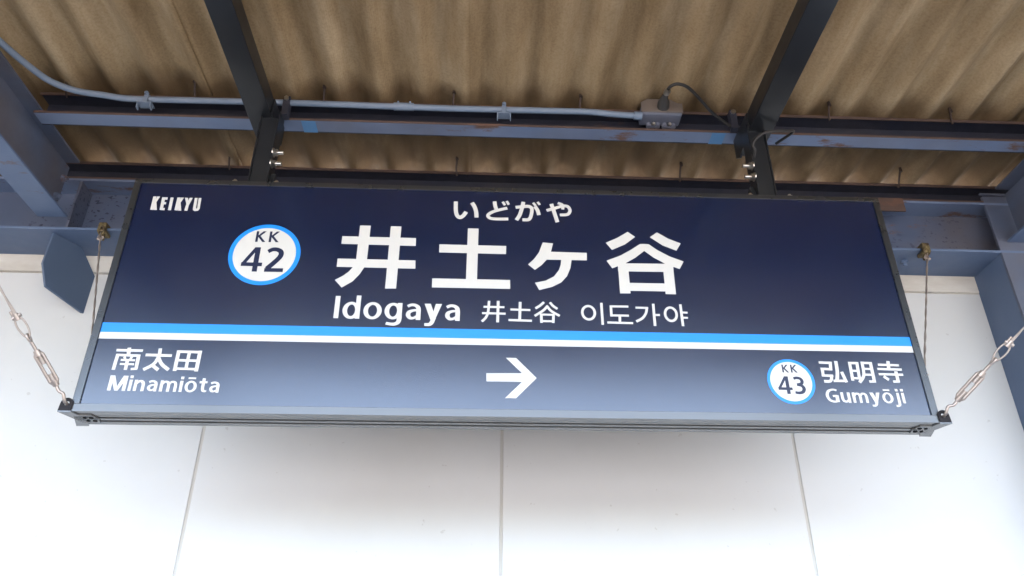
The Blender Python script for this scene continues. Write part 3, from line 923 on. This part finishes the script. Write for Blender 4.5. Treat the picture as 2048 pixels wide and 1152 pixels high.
GL = {
 'I': (0.21, [st_(0, 0, 0.21, 1)]),
 'd': (0.63, [rg(0.30, 0.365, 0.30, 0.382, 0.20*WT, 0.15*WT), st_(0.43, 0, 0.63, 1.04)]),
 'o': (0.64, [rg(0.32, 0.37, 0.32, 0.385, 0.20*WT, 0.15*WT)]),
 'O': (0.64, [rg(0.32, 0.37, 0.32, 0.385, 0.20*WT, 0.15*WT), rc(0.12, 0.87, 0.52, 0.98)]),
 'g': (0.63, [rg(0.30, 0.375, 0.30, 0.37, 0.20*WT, 0.145*WT), sk([(0.53, 0.745), (0.53, 0.3), (0.53, 0.02), (0.49, -0.13), (0.38, -0.20), (0.24, -0.205), (0.08, -0.17)], wk([0.2, 0.2, 0.2, 0.19, 0.165, 0.15, 0.15]))]),
 'a': (0.56, [sk([(0.07, 0.60), (0.20, 0.668), (0.34, 0.655), (0.435, 0.57), (0.46, 0.44), (0.46, 0.2), (0.46, 0.0)], wk([0.15, 0.15, 0.16, 0.19, 0.2, 0.2, 0.2])),
              sk([(0.44, 0.435), (0.27, 0.42), (0.13, 0.34), (0.105, 0.20), (0.18, 0.085), (0.30, 0.085), (0.41, 0.17)], wk([0.12, 0.13, 0.18, 0.2, 0.16, 0.13, 0.12]))]),
 'y': (0.62, [[[(0, 0.74), (0.22, 0.74), (0.43, 0.06), (0.25, -0.03)]], [[(0.40, 0.74), (0.62, 0.74), (0.40, 0.05), (0.27, 0.12)]], sk([(0.34, 0.10), (0.29, -0.08), (0.21, -0.18), (0.03, -0.19)], wk([0.19, 0.19, 0.17, 0.15]))]),
 'M': (0.96, [rc(0, 0, 0.19, 1), rc(0.77, 0, 0.96, 1), [[(0.0, 1), (0.25, 1), (0.57, 0), (0.39, 0)]], [[(0.71, 1), (0.96, 1), (0.57, 0), (0.39, 0)]]]),
 'i': (s_, [rc(0, 0, s_, 0.74), dot]),
 'n': (0.59, [rc(0, 0, s_, 0.74), sk([(0.13, 0.46), (0.22, 0.62), (0.34, 0.66), (0.455, 0.58), (0.49, 0.42), (0.49, 0.2), (0.49, 0)], wk([0.1, 0.16, 0.17, 0.2, 0.2, 0.2, 0.2]))]),
 'm': (0.93, [rc(0, 0, s_, 0.74), sk([(0.13, 0.46), (0.20, 0.62), (0.31, 0.66), (0.42, 0.59), (0.46, 0.43), (0.46, 0.2), (0.46, 0)], wk([0.1, 0.15, 0.16, 0.19, 0.2, 0.2, 0.2])),
              sk([(0.49, 0.46), (0.56, 0.62), (0.68, 0.66), (0.79, 0.59), (0.83, 0.43), (0.83, 0.2), (0.83, 0)], wk([0.1, 0.15, 0.16, 0.19, 0.2, 0.2, 0.2]))]),
 'u': (0.59, [st_(0.385, 0, 0.59, 0.74), sk([(0.46, 0.28), (0.37, 0.12), (0.25, 0.08), (0.135, 0.16), (0.10, 0.32), (0.10, 0.54), (0.10, 0.74)], wk([0.1, 0.16, 0.17, 0.2, 0.2, 0.2, 0.2]))]),
 't': (0.44, [sk([(0.21, 0.94), (0.21, 0.6), (0.21, 0.28), (0.25, 0.12), (0.35, 0.075), (0.44, 0.09)], wk([0.2, 0.2, 0.2, 0.19, 0.16, 0.14])), rc(0, 0.60, 0.42, 0.74)]),
 'G': (0.78, [sk([(0.72, 0.87), (0.56, 0.925), (0.38, 0.90), (0.20, 0.78), (0.115, 0.5), (0.20, 0.22), (0.38, 0.09), (0.56, 0.08), (0.70, 0.11)], wk([0.15, 0.16, 0.18, 0.2, 0.215, 0.2, 0.18, 0.16, 0.15])), rc(0.58, 0.045, 0.78, 0.52), rc(0.44, 0.40, 0.70, 0.54)]),
 'j': (0.30, [sk([(0.195, 0.74), (0.195, 0.3), (0.195, 0.0), (0.165, -0.14), (0.06, -0.20), (-0.04, -0.19)], wk([0.2, 0.2, 0.2, 0.19, 0.16, 0.14])), sh(dot, 0.0925)]),
 'K': (0.66, [rc(0, 0, 0.155, 1), [[(0.44, 1), (0.64, 1), (0.27, 0.53), (0.155, 0.53), (0.155, 0.62)]], [[(0.155, 0.53), (0.27, 0.58), (0.66, 0), (0.465, 0), (0.155, 0.46)]]]),
 '4': (0.74, [rc(0.42, 0, 0.60, 1), rc(0, 0.22, 0.74, 0.37), [[(0.40, 1), (0.52, 1), (0.46, 0.84), (0.17, 0.36), (0.0, 0.33)]]]),
 '2': (0.68, [sk([(0.05, 0.83), (0.20, 0.915), (0.36, 0.915), (0.50, 0.83), (0.52, 0.68), (0.42, 0.50), (0.10, 0.12)], [0.15, 0.16, 0.165, 0.18, 0.185, 0.18, 0.19]), rc(0.02, 0, 0.68, 0.15)]),
 '3': (0.60, [sk([(0.05, 0.88), (0.22, 0.925), (0.40, 0.88), (0.475, 0.75), (0.42, 0.60), (0.18, 0.535)], [0.14, 0.15, 0.16, 0.18, 0.16, 0.14]), sk([(0.18, 0.535), (0.42, 0.48), (0.51, 0.31), (0.42, 0.13), (0.22, 0.07), (0.02, 0.10)], [0.14, 0.16, 0.185, 0.17, 0.155, 0.14])]),
}
def word(name, text, zm, pl, pr, pt, mat, gap=0.095, parent=None, depth=0.0003):
    a, b, c = P2(zm, pl), P2(zm, pr), P2(zm, pt)
    tot = sum(GL[ch][0] for ch in text)+gap*(len(text)-1)
    kx = (b[0]-a[0])/tot
    kz = c[1]-a[1]
    zb = lambda x: a[1]+(b[1]-a[1])*x/tot
    ink = Ink()
    x = 0
    for ch in text:
        wd, sets = GL[ch]
        for qs in sets:
            ink.strip([[(a[0]+(x+u)*kx, zb(x+u)+v*kz) for u, v in q] for q in qs])
        x += wd+gap
    return ink.build(name, mat, depth, parent)
word('station_name_lettering', 'Idogaya', ZA, (104, 1054), (1153, 1078), (125, 871), 'white', 0.10)
word('previous_station_lettering', 'MinamiOta', ZD, (172, 721), (1318, 746), (208, 567), 'white', 0.115)
word('next_station_lettering', 'GumyOji', ZF, (808, 676), (1546, 683), (800, 545), 'white', 0.11)
# round badges
def badge(name, zm, ext, kk, num):
    xl, xr, yt, yb = ext
    tl, trr = P2(zm, (xl, (yt+yb)/2)), P2(zm, (xr, (yt+yb)/2))
    return tl, trr
def badge_at(c, r, zm, kk, nm_, digits):
    o = Ink()
    n = 72
    ang = np.linspace(0, 2*math.pi, n, endpoint=False)
    cir = [(c[0]+r*math.cos(a), c[1]+r*math.sin(a)) for a in ang]
    o.polyg(cir)
    bg_ = o.build('route_badge', 'sky_blue', 0.0002)
    o = Ink()
    o.polyg([(c[0]+r*0.875*math.cos(a), c[1]+r*0.875*math.sin(a)) for a in ang])
    o.build('badge_disc', 'white', 0.0004, bg_)
    word('badge_lettering', 'KK', zm, *kk, 'ink', 0.2, bg_, 0.0006)
    word('badge_number', digits, zm, *nm_, 'ink', 0.09, bg_, 0.0006)
K2 = 2/2.3
badge_at((-0.7275*K2, 0.48326*K2), 0.10274*K2, ZC, ((1110, 486), (1312, 490), (1128, 395)), ((978, 738), (1346, 744), (1010, 530)), '42')
badge_at((0.7599*K2, 0.11229*K2), 0.06624*K2, ZF, ((396, 396), (538, 398), (386, 323)), ((366, 594), (622, 600), (352, 430)), '43')

# ------------------------------------------------------------------ stay wires
def loop_pts(c, d, side, L, wd, n=16):
    # a teardrop eye: starts at c, runs along d
    d = d/np.linalg.norm(d)
    side = side-d*(side@d)
    side = side/np.linalg.norm(side)
    return [c+d*L*(0.5-0.5*math.cos(a))+side*wd*math.sin(a)*(0.55+0.45*math.sin(a/2)) for a in np.linspace(0, 2*math.pi, n, endpoint=False)]
def crimp(mb, p, d, r=0.0065):
    d = d/np.linalg.norm(d)
    mb.tube([p-d*0.008, p+d*0.008], [r, r*0.9], 10)
    q = np.cross(d, (0, 1, 0))
    q /= np.linalg.norm(q)
    mb.tube([p-q*0.010+d*0.002, p+q*0.010-d*0.001], 0.0042, 8)
    mb.tube([p+q*0.006, p+q*0.006+d*0.016], 0.003, 8)
def stay(start, end, label, tb=True, view=(0, 1, 0)):
    d = end-start
    Ltot = np.linalg.norm(d)
    d = d/Ltot
    sd = np.cross(d, np.asarray(view, float))
    sd /= np.linalg.norm(sd)
    st = thing('stay_wire', label, 'wire', tuple(start))
    if tb:
        a0 = start
        hk = [a0+sd*0.004+(0, 0.014, 0.001), a0+(0, 0.004, -0.001), a0+(0, -0.012, 0.001), a0+(0, -0.016, 0.010)+d*0.008, a0+d*0.030+(0, -0.006, 0), a0+d*0.050]
        MB().tube(smooth_path(hk, 6), 0.0036, 10).build('hook', 'turnbuckle', st)
        s0, s1 = 0.046, 0.135
        mb = MB()
        for sg_ in (-1, 1):
            pth = [a0+d*(s0+0.004)+sd*sg_*0.003, a0+d*(s0+0.012)+sd*sg_*0.0078, a0+d*(s1-0.012)+sd*sg_*0.0078, a0+d*(s1-0.004)+sd*sg_*0.003]
            mb.tube(pth, 0.0037, 10)
        mb.tube([a0+d*s0, a0+d*(s0+0.013)], [0.0068, 0.0085], 12)
        mb.tube([a0+d*(s1-0.013), a0+d*s1], [0.0085, 0.0068], 12)
        tbo = mb.build('turnbuckle_body', 'turnbuckle', st)
        mb = MB().tube([a0+d*s0, a0+d*(s0+0.030)], 0.0046, 10)
        mb.tube([a0+d*(s1-0.034), a0+d*s1], 0.0046, 10)
        mb.build('screw_rod', 'steelwire', tbo)
        e0 = a0+d*(s1-0.002)
        MB().tube([e0, e0+d*0.028], 0.0036, 10).tube(loop_pts(e0+d*0.024, d, np.array([0, 1.0, 0.2]), 0.018, 0.007), 0.003, 8, closed=True).build('eye_bolt', 'turnbuckle', st)
        w0 = e0+d*0.033
    else:
        w0 = start
        MB().tube(loop_pts(w0-d*0.012, d, sd, 0.03, 0.008), 0.0026, 8, closed=True).build('hook', 'turnbuckle', st)
    MB().tube(loop_pts(w0, d, sd, 0.052, 0.011), 0.0022, 8, closed=True).build('wire_eye', 'steelwire', st)
    c0 = w0+d*0.052
    mb = MB()
    crimp(mb, c0, d)
    mb.build('crimp', 'turnbuckle', st)
    mb = MB()
    N = 60
    for ph in (0, math.pi):
        L = np.linalg.norm(end-c0)
        mb.tube([c0+d*L*i/N+(sd*math.cos(ph+i*0.55)+np.cross(d, sd)*math.sin(ph+i*0.55))*0.0016 for i in range(N+1)], 0.0019, 6)
    mb.build('cable', 'steelwire', st)
    mb = MB()
    crimp(mb, end-d*0.03, d, 0.006)
    mb.build('crimp', 'turnbuckle', st)
    return st
def wire_end(p_start, px, py, x, z):
    # the point on the rafter's underside (x, z) that lies on this wire's line of sight
    n = np.cross(p_start-CAM, ray(px, py))
    y = CAM[1]-(n[0]*(x-CAM[0])+n[2]*(z-CAM[2]))/n[1]
    return np.array([x, y, z])
fl = sw((*ears[(-1, False)], 0.0148))
fr = sw((*ears[(1, False)], 0.0148))
el = wire_end(fl, 0, 576, -1.477, 3.047)
er = wire_end(fr, 2048, 655, 1.722, 3.047)
print('wire ends', el, er, fl, fr)
for e_, x_ in ((el, -1.477), (er, 1.722)):
    pass
stay(fl, el, 'steel stay wire with turnbuckle from the sign corner under Minamiota')
stay(fr, er, 'steel stay wire with turnbuckle from the sign corner under Gumyoji')
def beam_clamp(px, py, s, label):
    c = on(1, BEAM_Y0-0.004, px, py)
    cl_ = thing('beam_clamp', label, 'clamp', tuple(c), 'wire clamps on the wall beam')
    x = c[0]
    prof = [(BEAM_Y0-0.016, BEAM_Z0-0.014), (BEAM_Y0+0.030, BEAM_Z0-0.014), (BEAM_Y0+0.030, BEAM_Z0-0.001), (BEAM_Y0-0.002, BEAM_Z0-0.001), (BEAM_Y0-0.002, BEAM_Z0+0.011), (BEAM_Y0+0.022, BEAM_Z0+0.011), (BEAM_Y0+0.022, BEAM_Z0+0.022), (BEAM_Y0-0.016, BEAM_Z0+0.022)]
    MB().prism([(x-0.013, y, z) for y, z in prof], (0.026, 0, 0)).build('jaw', 'brass', cl_, 0.004)
    MB().tube([(x, BEAM_Y0+0.012, BEAM_Z0-0.030), (x, BEAM_Y0+0.012, BEAM_Z0-0.0145)], 0.005, 8).build('set_screw', 'brass', cl_)
    MB().tube(loop_pts(np.array([x+s*0.004, BEAM_Y0-0.018, BEAM_Z0+0.004]), np.array([0, 0.1, -1.0]), np.array([1.0, 0, 0]), 0.03, 0.010), 0.003, 8, closed=True).build('eye', 'brass', cl_)
    return np.array([x+s*0.004, BEAM_Y0-0.016, BEAM_Z0-0.022])
tl_ = beam_clamp(203, 468, 1, 'brassy beam clamp by the pointed gusset plate')
tr_ = beam_clamp(1851, 503, -1, 'brassy beam clamp on the beam near the steel column')
bl_ = sw((*ears[(-1, True)], 0.0148))
br2 = sw((*ears[(1, True)], 0.0148))
stay(bl_, tl_, 'thin steel wire behind the sign up to the clamp by the gusset plate')
stay(br2, tr_, 'thin steel wire behind the sign up to the clamp near the column')
for o in bpy.data.objects:
    if '_o' in o:
        del o['_o']
